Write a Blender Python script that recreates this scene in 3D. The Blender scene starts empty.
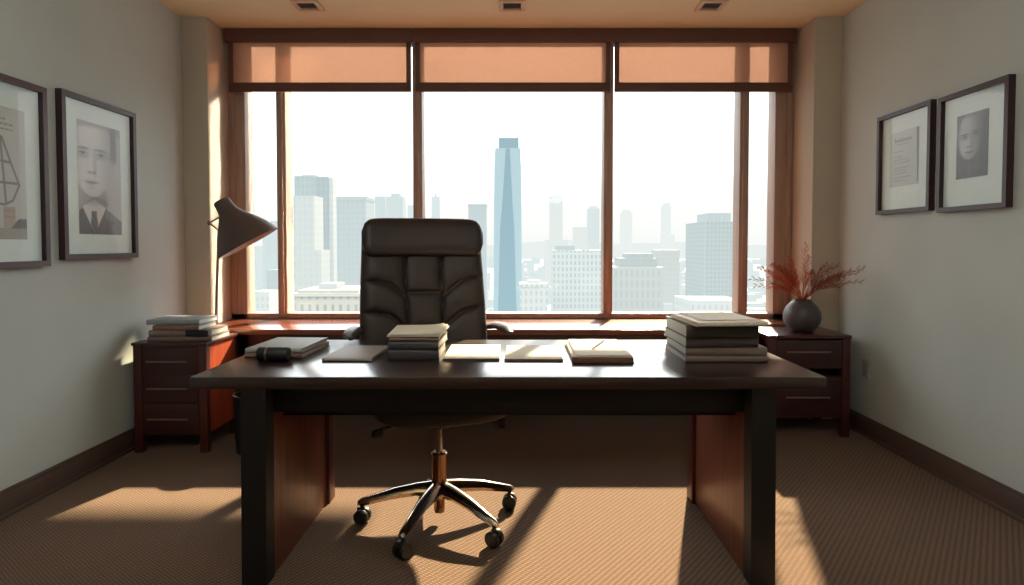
import bpy, bmesh, math, random
import numpy as np
from mathutils import Vector, Matrix, Euler

random.seed(7)
SC = bpy.context.scene
COL = SC.collection
PI = math.pi

# ------------------------------------------------------------------ materials
def srgb(r, g, b):
    def f(c):
        c /= 255.0
        return c / 12.92 if c <= 0.04045 else ((c + 0.055) / 1.055) ** 2.4
    return (f(r), f(g), f(b), 1.0)

class NT:
    def __init__(s, name):
        s.m = bpy.data.materials.new(name); s.m.use_nodes = True
        s.t = s.m.node_tree; s.t.nodes.clear()
        s.out = s.n('ShaderNodeOutputMaterial')
    def n(s, kind, **kw):
        nd = s.t.nodes.new(kind)
        for k, v in kw.items():
            if k.startswith('i_'):
                nd.inputs[k[2:].replace('_', ' ')].default_value = v
            else:
                setattr(nd, k, v)
        return nd
    def l(s, a, ao, b, bi): s.t.links.new(a.outputs[ao], b.inputs[bi])
    def ramp(s, src, so, stops):
        r = s.n('ShaderNodeValToRGB'); e = r.color_ramp.elements
        while len(e) < len(stops): e.new(0.5)
        for q, (p, c) in zip(e, stops): q.position = p; q.color = c
        s.l(src, so, r, 'Fac'); return r
    def bump(s, src, so, strength, dist, pr):
        b = s.n('ShaderNodeBump'); b.inputs['Strength'].default_value = strength; b.inputs['Distance'].default_value = dist
        s.l(src, so, b, 'Height'); s.l(b, 'Normal', pr, 'Normal'); return b

def mul(c, k): return (c[0]*k, c[1]*k, c[2]*k, 1.0)

def mat_plain(name, col, rough=.5, metal=0.0, var=.08, scale=20., bump=0.0, coat=0.0, spec=.5, stretch=(1, 1, 1)):
    t = NT(name)
    p = t.n('ShaderNodeBsdfPrincipled'); p.inputs['Roughness'].default_value = rough
    p.inputs['Metallic'].default_value = metal; p.inputs['Coat Weight'].default_value = coat
    p.inputs['Specular IOR Level'].default_value = spec
    tc = t.n('ShaderNodeTexCoord'); mp = t.n('ShaderNodeMapping'); mp.inputs['Scale'].default_value = stretch
    nz = t.n('ShaderNodeTexNoise'); nz.inputs['Scale'].default_value = scale; nz.inputs['Detail'].default_value = 4
    t.l(tc, 'Object', mp, 'Vector'); t.l(mp, 'Vector', nz, 'Vector')
    r = t.ramp(nz, 'Fac', [(.3, mul(col, 1-var)), (.7, mul(col, 1+var))])
    t.l(r, 'Color', p, 'Base Color')
    if bump: t.bump(nz, 'Fac', bump, .002, p)
    t.l(p, 'BSDF', t.out, 'Surface'); return t.m

def mat_wood(name, c1, c2, axis=0, rough=.3, coat=.3, scale=1.0, cr=.1):
    t = NT(name)
    p = t.n('ShaderNodeBsdfPrincipled'); p.inputs['Roughness'].default_value = rough
    p.inputs['Coat Weight'].default_value = coat; p.inputs['Coat Roughness'].default_value = cr
    tc = t.n('ShaderNodeTexCoord'); mp = t.n('ShaderNodeMapping')
    sc = [22*scale]*3; sc[axis] = 1.3*scale; mp.inputs['Scale'].default_value = sc
    nz = t.n('ShaderNodeTexNoise'); nz.inputs['Scale'].default_value = 1.6; nz.inputs['Detail'].default_value = 7; nz.inputs['Distortion'].default_value = .6
    t.l(tc, 'Object', mp, 'Vector'); t.l(mp, 'Vector', nz, 'Vector')
    r = t.ramp(nz, 'Fac', [(.28, c1), (.72, c2)])
    t.l(r, 'Color', p, 'Base Color'); t.bump(nz, 'Fac', .06, .001, p)
    t.l(p, 'BSDF', t.out, 'Surface'); return t.m

def mat_carpet():
    t = NT('woven_carpet')
    p = t.n('ShaderNodeBsdfPrincipled'); p.inputs['Roughness'].default_value = .95; p.inputs['Specular IOR Level'].default_value = .1
    p.inputs['Sheen Weight'].default_value = .15
    tc = t.n('ShaderNodeTexCoord'); mp = t.n('ShaderNodeMapping'); mp.inputs['Rotation'].default_value = (0, 0, math.radians(38))
    t.l(tc, 'Object', mp, 'Vector')
    w = t.n('ShaderNodeTexWave'); w.inputs['Scale'].default_value = 15; w.inputs['Distortion'].default_value = 1.2; w.inputs['Detail Scale'].default_value = 3
    w2 = t.n('ShaderNodeTexWave'); w2.bands_direction = 'Y'; w2.inputs['Scale'].default_value = 26; w2.inputs['Distortion'].default_value = 1.5
    t.l(mp, 'Vector', w, 'Vector'); t.l(mp, 'Vector', w2, 'Vector')
    m = t.n('ShaderNodeMath', operation='MULTIPLY'); t.l(w, 'Fac', m, 0); t.l(w2, 'Fac', m, 1)
    nz = t.n('ShaderNodeTexNoise'); nz.inputs['Scale'].default_value = 160; nz.inputs['Detail'].default_value = 3
    t.l(tc, 'Object', nz, 'Vector')
    a = t.n('ShaderNodeMath', operation='MULTIPLY_ADD'); a.inputs[1].default_value = .45; t.l(nz, 'Fac', a, 0); t.l(m, 'Value', a, 2)
    r = t.ramp(a, 'Value', [(.15, srgb(76, 56, 43)), (.95, srgb(118, 90, 68))])
    t.l(r, 'Color', p, 'Base Color'); t.bump(a, 'Value', .5, .004, p)
    t.l(p, 'BSDF', t.out, 'Surface'); return t.m

def mat_wall(name, lo, hi):
    """painted plaster with a faint roller texture"""
    t = NT(name)
    p = t.n('ShaderNodeBsdfPrincipled'); p.inputs['Roughness'].default_value = .85; p.inputs['Specular IOR Level'].default_value = .25
    tc = t.n('ShaderNodeTexCoord'); nz = t.n('ShaderNodeTexNoise'); nz.inputs['Scale'].default_value = 1.4; nz.inputs['Detail'].default_value = 2
    t.l(tc, 'Object', nz, 'Vector')
    r = t.ramp(nz, 'Fac', [(.3, lo), (.7, hi)]); t.l(r, 'Color', p, 'Base Color')
    n2 = t.n('ShaderNodeTexNoise'); n2.inputs['Scale'].default_value = 240; t.l(tc, 'Object', n2, 'Vector'); t.bump(n2, 'Fac', .06, .001, p)
    t.l(p, 'BSDF', t.out, 'Surface'); return t.m

def mat_glass(name, tint=(1, 1, 1, 1), refl=1.0, rough=0.0):
    t = NT(name)
    tr = t.n('ShaderNodeBsdfTransparent'); tr.inputs['Color'].default_value = tint
    gl = t.n('ShaderNodeBsdfGlossy'); gl.inputs['Roughness'].default_value = rough
    fr = t.n('ShaderNodeLayerWeight'); fr.inputs['Blend'].default_value = .5
    pw = t.n('ShaderNodeMath', operation='POWER'); pw.inputs[1].default_value = 5; t.l(fr, 'Facing', pw, 0)
    k = t.n('ShaderNodeMath', operation='MULTIPLY_ADD'); k.inputs[1].default_value = .94*refl; k.inputs[2].default_value = .05*refl; t.l(pw, 'Value', k, 0)
    nz = t.n('ShaderNodeTexNoise'); nz.inputs['Scale'].default_value = .8
    tc = t.n('ShaderNodeTexCoord'); t.l(tc, 'Object', nz, 'Vector'); t.bump(nz, 'Fac', .01, .001, gl)
    mx = t.n('ShaderNodeMixShader'); t.l(k, 'Value', mx, 0); t.l(tr, 'BSDF', mx, 1); t.l(gl, 'BSDF', mx, 2)
    t.l(mx, 'Shader', t.out, 'Surface'); return t.m

def mat_blind():
    t = NT('blind_fabric')
    tc = t.n('ShaderNodeTexCoord')
    w = t.n('ShaderNodeTexNoise'); w.inputs['Scale'].default_value = 300; t.l(tc, 'Object', w, 'Vector')
    r = t.ramp(w, 'Fac', [(.3, srgb(212, 178, 160)), (.7, srgb(228, 196, 176))])
    d = t.n('ShaderNodeBsdfDiffuse'); tl = t.n('ShaderNodeBsdfTranslucent'); tr = t.n('ShaderNodeBsdfTransparent')
    tr.inputs['Color'].default_value = srgb(246, 208, 182)
    t.l(r, 'Color', d, 'Color'); t.l(r, 'Color', tl, 'Color')
    a = t.n('ShaderNodeMixShader'); a.inputs[0].default_value = .35; t.l(d, 'BSDF', a, 1); t.l(tl, 'BSDF', a, 2)
    b = t.n('ShaderNodeMixShader'); b.inputs[0].default_value = .43; t.l(a, 'Shader', b, 1); t.l(tr, 'BSDF', b, 2)
    t.l(b, 'Shader', t.out, 'Surface'); return t.m

def mat_pages(name, col):
    t = NT(name)
    p = t.n('ShaderNodeBsdfPrincipled'); p.inputs['Roughness'].default_value = .8; p.inputs['Specular IOR Level'].default_value = .2
    tc = t.n('ShaderNodeTexCoord'); mp = t.n('ShaderNodeMapping'); mp.inputs['Scale'].default_value = (1, 1, 900)
    nz = t.n('ShaderNodeTexNoise'); nz.inputs['Scale'].default_value = 1.0; nz.inputs['Detail'].default_value = 2
    t.l(tc, 'Object', mp, 'Vector'); t.l(mp, 'Vector', nz, 'Vector')
    r = t.ramp(nz, 'Fac', [(.3, mul(col, .72)), (.6, col)])
    t.l(r, 'Color', p, 'Base Color'); t.l(p, 'BSDF', t.out, 'Surface'); return t.m

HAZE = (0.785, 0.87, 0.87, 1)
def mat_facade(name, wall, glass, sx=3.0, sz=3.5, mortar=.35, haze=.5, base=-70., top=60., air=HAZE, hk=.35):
    """curtain wall / window grid with aerial haze painted in, thickening towards the street"""
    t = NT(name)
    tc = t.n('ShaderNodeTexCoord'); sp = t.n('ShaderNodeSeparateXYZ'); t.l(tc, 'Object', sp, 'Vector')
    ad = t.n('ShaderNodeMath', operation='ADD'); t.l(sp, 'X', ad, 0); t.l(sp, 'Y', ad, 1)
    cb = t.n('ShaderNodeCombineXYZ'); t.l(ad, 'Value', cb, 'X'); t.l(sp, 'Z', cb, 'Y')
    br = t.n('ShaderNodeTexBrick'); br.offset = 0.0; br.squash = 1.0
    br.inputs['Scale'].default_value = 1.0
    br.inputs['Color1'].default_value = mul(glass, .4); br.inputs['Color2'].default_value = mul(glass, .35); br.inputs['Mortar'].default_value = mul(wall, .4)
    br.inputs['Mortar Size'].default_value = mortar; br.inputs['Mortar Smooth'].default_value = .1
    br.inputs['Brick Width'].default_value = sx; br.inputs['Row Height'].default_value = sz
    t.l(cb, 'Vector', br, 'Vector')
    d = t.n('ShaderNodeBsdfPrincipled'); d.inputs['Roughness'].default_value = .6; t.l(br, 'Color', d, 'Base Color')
    em = t.n('ShaderNodeEmission'); em.inputs['Color'].default_value = air; em.inputs['Strength'].default_value = 1.0  # airlight imitated by letting the facade emit the haze colour
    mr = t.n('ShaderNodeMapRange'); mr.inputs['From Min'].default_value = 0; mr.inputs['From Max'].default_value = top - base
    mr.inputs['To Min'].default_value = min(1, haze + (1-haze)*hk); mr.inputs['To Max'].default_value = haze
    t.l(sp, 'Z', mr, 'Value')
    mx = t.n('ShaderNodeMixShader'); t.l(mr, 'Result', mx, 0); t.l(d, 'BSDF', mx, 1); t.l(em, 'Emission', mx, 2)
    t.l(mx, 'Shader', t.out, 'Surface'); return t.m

def mat_vcol(name, rough=.5):
    t = NT(name)
    p = t.n('ShaderNodeBsdfPrincipled'); p.inputs['Roughness'].default_value = rough
    a = t.n('ShaderNodeAttribute'); a.attribute_name = 'Col'
    t.l(a, 'Color', p, 'Base Color'); t.l(p, 'BSDF', t.out, 'Surface'); return t.m

def mat_leather(name, col):
    t = NT(name)
    p = t.n('ShaderNodeBsdfPrincipled'); p.inputs['Roughness'].default_value = .46
    tc = t.n('ShaderNodeTexCoord'); v = t.n('ShaderNodeTexVoronoi'); v.inputs['Scale'].default_value = 260; t.l(tc, 'Object', v, 'Vector')
    nz = t.n('ShaderNodeTexNoise'); nz.inputs['Scale'].default_value = 9; t.l(tc, 'Object', nz, 'Vector')
    r = t.ramp(nz, 'Fac', [(.3, mul(col, .8)), (.7, mul(col, 1.2))]); t.l(r, 'Color', p, 'Base Color')
    t.bump(v, 'Distance', .12, .001, p); t.l(p, 'BSDF', t.out, 'Surface'); return t.m

M_ = {}
M_['wall'] = mat_wall('grey_wall_paint', srgb(182, 190, 187), srgb(192, 200, 197))
M_['pilaster'] = mat_wall('pilaster_paint', srgb(184, 174, 160), srgb(194, 184, 170))
M_['ceiling'] = mat_wall('warm_ceiling_paint', srgb(224, 206, 170), srgb(232, 214, 178))
M_['carpet'] = mat_carpet()
M_['base'] = mat_plain('baseboard_brown', srgb(86, 68, 60), .5, var=.1, scale=6)
M_['frame_wood'] = mat_wood('window_frame_brown', srgb(152, 126, 112), srgb(174, 146, 130), 2, .45, .1)
M_['blind'] = mat_blind()
M_['cassette'] = mat_plain('blind_cassette_brown', srgb(96, 62, 52), .55, var=.08, scale=60)
M_['desk_top'] = mat_wood('desk_top_wood', srgb(34, 20, 20), srgb(50, 30, 28), 0, .3, .9, cr=.16)
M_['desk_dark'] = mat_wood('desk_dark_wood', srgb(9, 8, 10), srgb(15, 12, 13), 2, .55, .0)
M_['desk_red'] = mat_wood('desk_panel_wood', srgb(94, 50, 37), srgb(126, 72, 52), 2, .38, .15)
M_['cab'] = mat_wood('cabinet_wood', srgb(58, 24, 22), srgb(80, 34, 28), 2, .38, .2)
M_['cab_face'] = mat_wood('cabinet_face_wood', srgb(48, 21, 20), srgb(64, 29, 25), 0, .42, .15)
M_['cab_sunlit'] = mat_wood('cabinet_wood_sunlit', srgb(150, 62, 36), srgb(186, 84, 48), 2, .4, .2)  # cabinet wood with the sunlit tone painted in, brighter and oranger
M_['ledge'] = mat_wood('ledge_wood', srgb(120, 58, 38), srgb(150, 78, 52), 0, .3, .9)
M_['dark_void'] = mat_plain('shadow_black', srgb(16, 13, 14), .8)
M_['handle'] = mat_plain('brushed_handle', srgb(150, 126, 116), .38, .85, .1, 40, stretch=(1, 30, 30))
M_['chrome'] = mat_plain('chrome', srgb(196, 184, 172), .17, 1.0, .05, 8)
M_['lift'] = mat_plain('bronzed_lift', srgb(150, 112, 84), .25, 1.0, .06, 8)
M_['plastic'] = mat_plain('black_plastic', srgb(24, 22, 23), .42, var=.15)
M_['leather'] = mat_leather('dark_brown_leather', srgb(44, 33, 32))
M_['arm'] = mat_plain('arm_pad_grey', srgb(84, 80, 80), .35, var=.1)
M_['lamp'] = mat_plain('lamp_shade_grey', srgb(84, 71, 68), .5, var=.06)
M_['lamp_in'] = mat_plain('lamp_shade_inner_white', srgb(206, 196, 188), .6)
M_['lamp_pole'] = mat_plain('lamp_pole_metal', srgb(138, 116, 96), .3, .9)
M_['vase'] = mat_plain('slate_ceramic', srgb(72, 68, 70), .42, var=.16, scale=14, bump=.15)
M_['sprig'] = mat_plain('dried_rust_leaf', srgb(178, 70, 34), .7, var=.35, scale=30)
M_['sprig2'] = mat_plain('dried_brown_leaf', srgb(134, 54, 38), .7, var=.3, scale=30)
M_['pic_frame'] = mat_wood('picture_frame_maroon', srgb(46, 24, 29), srgb(62, 35, 40), 2, .45, .05)
M_['mat'] = mat_plain('picture_mat_board', srgb(222, 240, 238), .8, var=.02)
M_['print'] = mat_vcol('printed_paper')
M_['pic_glass'] = mat_glass('picture_glass', (1, 1, 1, 1), .8, .02)
M_['pane'] = mat_glass('window_glass', (.97, .985, .98, 1), .5)
M_['trim_metal'] = mat_plain('downlight_trim', srgb(212, 182, 156), .35, .3)
M_['outlet'] = mat_plain('outlet_plastic', srgb(168, 166, 160), .5)
M_['page'] = mat_pages('page_block', srgb(226, 218, 206))
M_['page_cool'] = mat_pages('page_block_cool', srgb(206, 214, 214))
M_['paper'] = mat_plain('white_paper', srgb(236, 230, 216), .75, var=.02)
M_['ink'] = mat_plain('pen_dark_metal', srgb(40, 40, 44), .3, .5)
def cover(name, r, g, b, rough=.5): 
    M_[name] = mat_plain('cover_' + name, srgb(r, g, b), rough, var=.07, scale=80, bump=.05); return M_[name]
cover('taupe', 118, 106, 102); cover('taupe2', 126, 112, 106); cover('slate', 58, 57, 66); cover('slate2', 66, 65, 74)
cover('charcoal', 78, 68, 66); cover('dusk', 78, 72, 80); cover('cream', 214, 202, 186); cover('grey', 165, 160, 157)
cover('greyl', 150, 150, 150); cover('brown', 115, 77, 65); cover('black', 15, 16, 20, .5); cover('paleblue', 150, 160, 168); cover('umber', 130, 102, 92)

# ------------------------------------------------------------------ mesh builder
class M:
    def __init__(s): s.bm = bmesh.new()
    def _join(s, b, mtx=None):
        if mtx is not None: bmesh.ops.transform(b, matrix=mtx, verts=b.verts)
        me = bpy.data.meshes.new('tmp'); b.to_mesh(me); b.free(); s.bm.from_mesh(me); bpy.data.meshes.remove(me); return s
    def box(s, lo, hi, bev=0.0, seg=2, mtx=None):
        b = bmesh.new(); bmesh.ops.create_cube(b, size=1)
        c = [(lo[i]+hi[i])/2 for i in range(3)]; d = [abs(hi[i]-lo[i]) for i in range(3)]
        for v in b.verts: v.co = Vector((c[0]+v.co.x*d[0], c[1]+v.co.y*d[1], c[2]+v.co.z*d[2]))
        if bev > 0:
            bmesh.ops.bevel(b, geom=b.edges[:], offset=min(bev, min(d)*.45), segments=seg, profile=.6, affect='EDGES')
        return s._join(b, mtx)
    def ring_loft(s, rings, cap=True, mtx=None, close=True):
        b = bmesh.new(); R = [[b.verts.new(p) for p in r] for r in rings]
        n = len(R[0])
        for a, c in zip(R, R[1:]):
            for i in range(n if close else n-1):
                j = (i+1) % n; b.faces.new((a[i], a[j], c[j], c[i]))
        if cap: b.faces.new(R[0][::-1]); b.faces.new(R[-1])
        bmesh.ops.recalc_face_normals(b, faces=b.faces)
        return s._join(b, mtx)
    def tube(s, pts, r, n=12, cap=True, mtx=None, flat=1.0):
        pts = [Vector(p) for p in pts]; rr = r if isinstance(r, (list, tuple)) else [r]*len(pts)
        rings = []; up = None
        for i, p in enumerate(pts):
            t = (pts[min(i+1, len(pts)-1)] - pts[max(i-1, 0)]).normalized()
            if up is None:
                up = Vector((0, 0, 1)) if abs(t.z) < .9 else Vector((0, 1, 0))
            x = t.cross(up).normalized(); y = x.cross(t).normalized(); up = y
            rings.append([p + (x*math.cos(2*PI*k/n) + y*math.sin(2*PI*k/n)*flat)*rr[i] for k in range(n)])
        return s.ring_loft(rings, cap, mtx)
    def lathe(s, prof, n=40, mtx=None, cap=False):
        rings = [[(r*math.cos(2*PI*k/n), r*math.sin(2*PI*k/n), z) for k in range(n)] for r, z in prof]
        return s.ring_loft(rings, cap, mtx)
    def cyl(s, p0, p1, r, n=20): return s.tube([p0, p1], r, n)
    def superell(s, c, h, e1=.4, e2=.4, nu=28, nv=16, fn=None):
        def sg(a, e): return math.copysign(abs(a)**e, a)
        rings = []
        for j in range(1, nv):
            ph = -PI/2 + PI*j/nv; ring = []
            for i in range(nu):
                th = 2*PI*i/nu
                p = Vector((c[0]+h[0]*sg(math.cos(ph), e1)*sg(math.cos(th), e2),
                            c[1]+h[1]*sg(math.cos(ph), e1)*sg(math.sin(th), e2), c[2]+h[2]*sg(math.sin(ph), e1)))
                ring.append(fn(p) if fn else p)
            rings.append(ring)
        return s.ring_loft(rings, True)
    def prism(s, poly, y0, y1):
        """polygon in XZ extruded along Y"""
        b = bmesh.new(); A = [b.verts.new((x, y0, z)) for x, z in poly]; B = [b.verts.new((x, y1, z)) for x, z in poly]
        n = len(poly); b.faces.new(A); b.faces.new(B[::-1])
        for i in range(n): b.faces.new((A[i], B[i], B[(i+1) % n], A[(i+1) % n]))
        bmesh.ops.recalc_face_normals(b, faces=b.faces)
        return s._join(b)
    def quad(s, ps):
        s.bm.faces.new([s.bm.verts.new(p) for p in ps]); return s
    def build(s, name, mat, parent=None, off=None, sharp=35, **kw):
        bm = s.bm
        if off is not None:
            o = Vector(off)
            for v in bm.verts: v.co -= o
        bm.normal_update()
        lim = math.radians(sharp)
        for e in bm.edges:
            if len(e.link_faces) == 2 and e.calc_face_angle(0) > lim: e.smooth = False
        for f in bm.faces: f.smooth = True
        me = bpy.data.meshes.new(name); bm.to_mesh(me); bm.free()
        if mat: me.materials.append(M_[mat] if isinstance(mat, str) else mat)
        ob = bpy.data.objects.new(name, me); COL.objects.link(ob)
        if parent is not None: ob.parent = parent
        elif off is not None: ob.location = off
        for k, v in kw.items(): ob[k] = v
        return ob

def thing(name, label, cat, loc=(0, 0, 0), rotz=0.0, group=None):
    o = bpy.data.objects.new(name, None); COL.objects.link(o); o.empty_display_size = .05
    o.location = loc; o.rotation_euler = (0, 0, rotz); o['label'] = label; o['category'] = cat
    if group: o['group'] = group
    return o
def tag(o, label, cat, group=None):
    o['label'] = label; o['category'] = cat
    if group: o['group'] = group
    return o
def struct(name, m, mat, parent=None): 
    return m.build(name, mat, parent, kind='structure')
def dup(root, loc, label=None, rotz=None):
    r = root.copy(); COL.objects.link(r); r.location = loc
    if rotz is not None: r.rotation_euler = (0, 0, rotz)
    if label: r['label'] = label
    for ch in list(root.children):
        c = ch.copy(); COL.objects.link(c); c.parent = r
        for g in list(ch.children):
            d = g.copy(); COL.objects.link(d); d.parent = c
    return r

# ------------------------------------------------------------------ room
XL, XR, ZC, YB, YF = -2.345, 2.275, 2.83, 4.74, -1.6
struct('floor', M().box((XL-.1, YF-.1, -.08), (XR+.1, YB+.16, 0)), 'carpet')
struct('ceiling', M().box((XL-.1, YF-.1, ZC), (XR+.1, YB+.16, ZC+.1)), 'ceiling')
struct('wall_left', M().box((XL-.1, YF-.1, 0), (XL, YB+.16, ZC)), 'wall')
struct('wall_right', M().box((XR, YF-.1, 0), (XR+.1, YB+.16, ZC)), 'wall')
struct('wall_front', M().box((XL, YF-.1, 0), (XR, YF, ZC)), 'wall')
WL, WR, WZ0, WZ1 = -2.18, 2.10, .68, 2.81
struct('wall_back', M().box((XL, YB, 0), (XR, YB+.16, WZ0)).box((XL, YB, WZ1), (XR, YB+.16, ZC))
       .box((XL, YB, WZ0), (WL, YB+.16, WZ1)).box((WR, YB, WZ0), (XR, YB+.16, WZ1)), 'pilaster')
struct('trim_1', M().box((XL, 4.38, 0), (-2.168, YB, ZC), .004), 'pilaster')
struct('trim_2', M().box((2.08, 4.38, 0), (XR, YB, ZC), .004), 'pilaster')
def baseboard(name, x0, x1, s):
    m = M().box((min(x0, x1), YF, 0), (max(x0, x1), 4.38, .105), .003)
    xm = x0 + (x1-x0)*.6
    m.box((min(x0, xm), YF, .105), (max(x0, xm), 4.38, .125), .004)
    m.box((min(x0, x1+s*.01), YF, 0), (max(x0, x1+s*.01), 4.38, .02), .004)
    struct(name, m, 'base')
baseboard('baseboard_left', XL, XL+.018, 1)
baseboard('baseboard_right', XR, XR-.018, -1)

# window: frame, four mullions, five panes
win = bpy.data.objects.new('window_1', None); COL.objects.link(win); win.location = (0, 4.78, WZ0); win['kind'] = 'structure'
wo = (0, 4.78, WZ0)
F0, F1 = 4.70, 4.84
m = M().box((WL-.01, F0, WZ0), (WR+.01, F1, WZ0+.04), .004).box((WL-.01, F0, 2.765), (WR+.01, F1, 2.815), .004)
m.box((WL-.012, F0, WZ0), (-2.05, F1, 2.81), .004).box((1.945, F0, WZ0), (WR+.012, F1, 2.81), .004)
m.box((-2.17, F0-.012, WZ0+.04), (-2.12, F0, 2.765), .003).box((2.03, F0-.012, WZ0+.04), (2.07, F0, 2.765), .003)
m.build('frame', 'frame_wood', win, wo)
MU = [(-1.815, -1.745), (-.785, -.715), (.655, .725), (1.68, 1.75)]
for a, b in MU:
    M().box((a, F0, WZ0+.04), (b, F1, 2.765), .005).box((a+.02, F0-.012, WZ0+.04), (b-.02, F0, 2.765), .003).build('mullion', 'frame_wood', win, wo)
xs = [-2.05] + [v for p in MU for v in p] + [1.945]
for a, b in zip(xs[0::2], xs[1::2]):
    M().quad([(a, 4.80, WZ0+.04), (b, 4.80, WZ0+.04), (b, 4.80, 2.765), (a, 4.80, 2.765)]).build('pane', 'pane', win, wo)

# unseen slabs added outside above the window to block the sun
struct('sun_blocker', M().box((-3.4, 4.92, 3.98), (1.12, 8.54, 4.08)).box((.78, 4.92, 3.24), (2.7, 6.14, 3.32)).box((-3.4, 4.91, 2.86), (2.7, 4.99, 4.2)), 'pilaster')

# roller blinds
BL = [(-2.135, -.785, 'roller blind half-lowered over the left window bay, with dark cassette'),
      (-.752, .692, 'roller blind lowered over the middle window bay, behind the leather chair'),
      (.722, 2.04, 'roller blind lowered over the right window bay, nearest the vase')]
for x0, x1, lab in BL:
    cx = (x0+x1)/2; o = (cx, 4.64, 2.375)
    t = thing('roller_blind', lab, 'blind', o, 0, 'roller blinds over the window')
    a, b = x0-.017, x1+.013
    M().box((a, 4.60, 2.735), (b, 4.695, 2.83), .004).build('cassette', 'cassette', t, o)
    M().box((x0+.03, 4.638, 2.44), (x1-.03, 4.6395, 2.74)).build('fabric', 'blind', t, o)
    M().box((x0, 4.625, 2.375), (x1, 4.652, 2.442), .004).build('bottom_bar', 'cassette', t, o)
    for s, xa in ((0, x0), (1, x1-.034)):
        M().box((xa, 4.627, 2.436), (xa+.034, 4.65, 2.736), .003).build('side_channel', 'cassette', t, o)

# recessed ceiling lights
CL = [(-1.385, 'left square ceiling downlight, above the left portraits side'), (-.032, 'middle square ceiling downlight, centred over the desk'),
      (1.285, 'right square ceiling downlight, above the vase side')]
for x, lab in CL:
    o = (x, 4.16, 2.816)
    t = thing('ceiling_light', lab, 'ceiling light', o, 0, 'square downlights in the ceiling')
    mm = M(); w, i = .088, .058
    for q in (((-w, -w), (w, -i)), ((-w, i), (w, w)), ((-w, -i), (-i, i)), ((i, -i), (w, i))):
        mm.box((x+q[0][0], 4.16+q[0][1], 2.816), (x+q[1][0], 4.16+q[1][1], 2.83), .002)
    mm.build('frame', 'trim_metal', t, o)
    M().box((x-.06, 4.12, 2.824), (x+.06, 4.20, 2.83)).build('recess_shade_plate', 'dark_void', t, o)  # flat plate, the shade of the recess painted near-black

# wall outlet
o = (XR-.006, 4.018, .378)
t = thing('wall_outlet', 'pale wall outlet low on the right wall beside the cabinet', 'outlet', o)
M().box((XR-.006, 3.983, .378), (XR, 4.053, .492), .003).build('cover_plate', 'outlet', t, o)
for z in (.41, .46):
    M().box((XR-.009, 4.0, z-.015), (XR-.005, 4.036, z+.015), .004).build('socket', 'greyl', t, o)

# ------------------------------------------------------------------ desk
o = (-.03, 2.68, 0)
desk = thing('desk', 'wide dark wooden executive desk with slab legs in the room centre', 'desk', o)
M().box((-1.18, 2.215, .72), (1.115, 3.10, .765), .005).build('tabletop', 'desk_top', desk, o)
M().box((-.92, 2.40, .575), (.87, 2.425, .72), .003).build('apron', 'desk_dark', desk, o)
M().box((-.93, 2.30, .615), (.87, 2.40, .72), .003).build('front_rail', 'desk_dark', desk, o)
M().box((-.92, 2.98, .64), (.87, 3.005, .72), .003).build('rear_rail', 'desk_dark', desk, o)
for s, xo, xi in ((-1, -.998, -.908), (1, .936, .848)):
    a, b = min(xo, xi), max(xo, xi)
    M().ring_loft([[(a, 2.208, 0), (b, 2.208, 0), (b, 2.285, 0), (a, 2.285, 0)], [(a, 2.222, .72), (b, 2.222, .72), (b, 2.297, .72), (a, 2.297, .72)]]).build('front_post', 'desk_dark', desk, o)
    pa, pb = (xi-.03, xi-.005) if s < 0 else (xi+.005, xi+.03)
    M().box((pa, 2.28, 0), (pb, 2.93, .72), .002).build('side_panel', 'desk_red', desk, o)
    ra, rb = (a, b+.012) if s < 0 else (a-.012, b)
    M().box((ra, 2.93, 0), (rb, 3.02, .72), .006).build('rear_post', 'cab', desk, o)

# ------------------------------------------------------------------ chair
ch = thing('office_chair', 'high-backed dark brown leather swivel chair behind the desk', 'office chair', (-.348, 2.745, 0), math.radians(15))
ROT = math.radians(15)
def hw(v): return .318 + .010*math.sin(v*PI) + .018*(1-v)**2
SEAM = [[(-.3, 1.0), (-.31, .8), (-.29, .55), (-.27, .3), (-.29, .0)], [(.3, 1.0), (.27, .8), (.29, .55), (.27, .3), (.29, .0)],
        [(-.3, .585), (.29, .585)], [(-.28, .2), (.27, .2)],
        [(-1, .71), (-.75, .71), (-.55, .68), (-.42, .61), (-.3, .53)], [(-1, .39), (-.75, .39), (-.55, .36), (-.42, .29), (-.28, .2)],
        [(1, .75), (.8, .74), (.6, .70), (.44, .62), (.29, .53)], [(1, .43), (.8, .42), (.6, .38), (.44, .30), (.28, .2)]]
def segd(px, py, a, b):
    dx, dy = b[0]-a[0], b[1]-a[1]; t = max(0, min(1, ((px-a[0])*dx+(py-a[1])*dy)/(dx*dx+dy*dy)))
    return math.hypot(px-a[0]-t*dx, py-a[1]-t*dy)
def seam_depth(u, v):
    d = min(segd(u*.32, v*.62, (a[0]*.32, a[1]*.62), (b[0]*.32, b[1]*.62)) for L in SEAM for a, b in zip(L, L[1:]))
    return d
def back_front(u, v):
    z = .50 + .80*v
    y = .525 + .175*v + .02*(1-v)**2 - .055*abs(u)**2.6
    th = .075*(max(0, 1-abs(u)**7))**.5 * (max(0, 1-abs(2*v-1)**14))**.5
    vv = (v-.25)/.62
    d = seam_depth(u, vv) if 0 <= vv <= 1.02 else .05
    puff = .017*(1-math.exp(-(d/.024)**1.3)) - .010*math.exp(-(d/.006)**2)
    return Vector((u*hw(v), y-th-puff*(max(0, 1-abs(u)**8)), z))
def back_rear(u, v):
    z = .50 + .80*v
    y = .525 + .175*v + .02*(1-v)**2 - .055*abs(u)**2.6
    th = .05*(max(0, 1-abs(u)**6))**.5 * (max(0, 1-abs(2*v-1)**10))**.5
    return Vector((u*hw(v), y+th, z))
nu, nv = 96, 110
b = bmesh.new()
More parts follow.
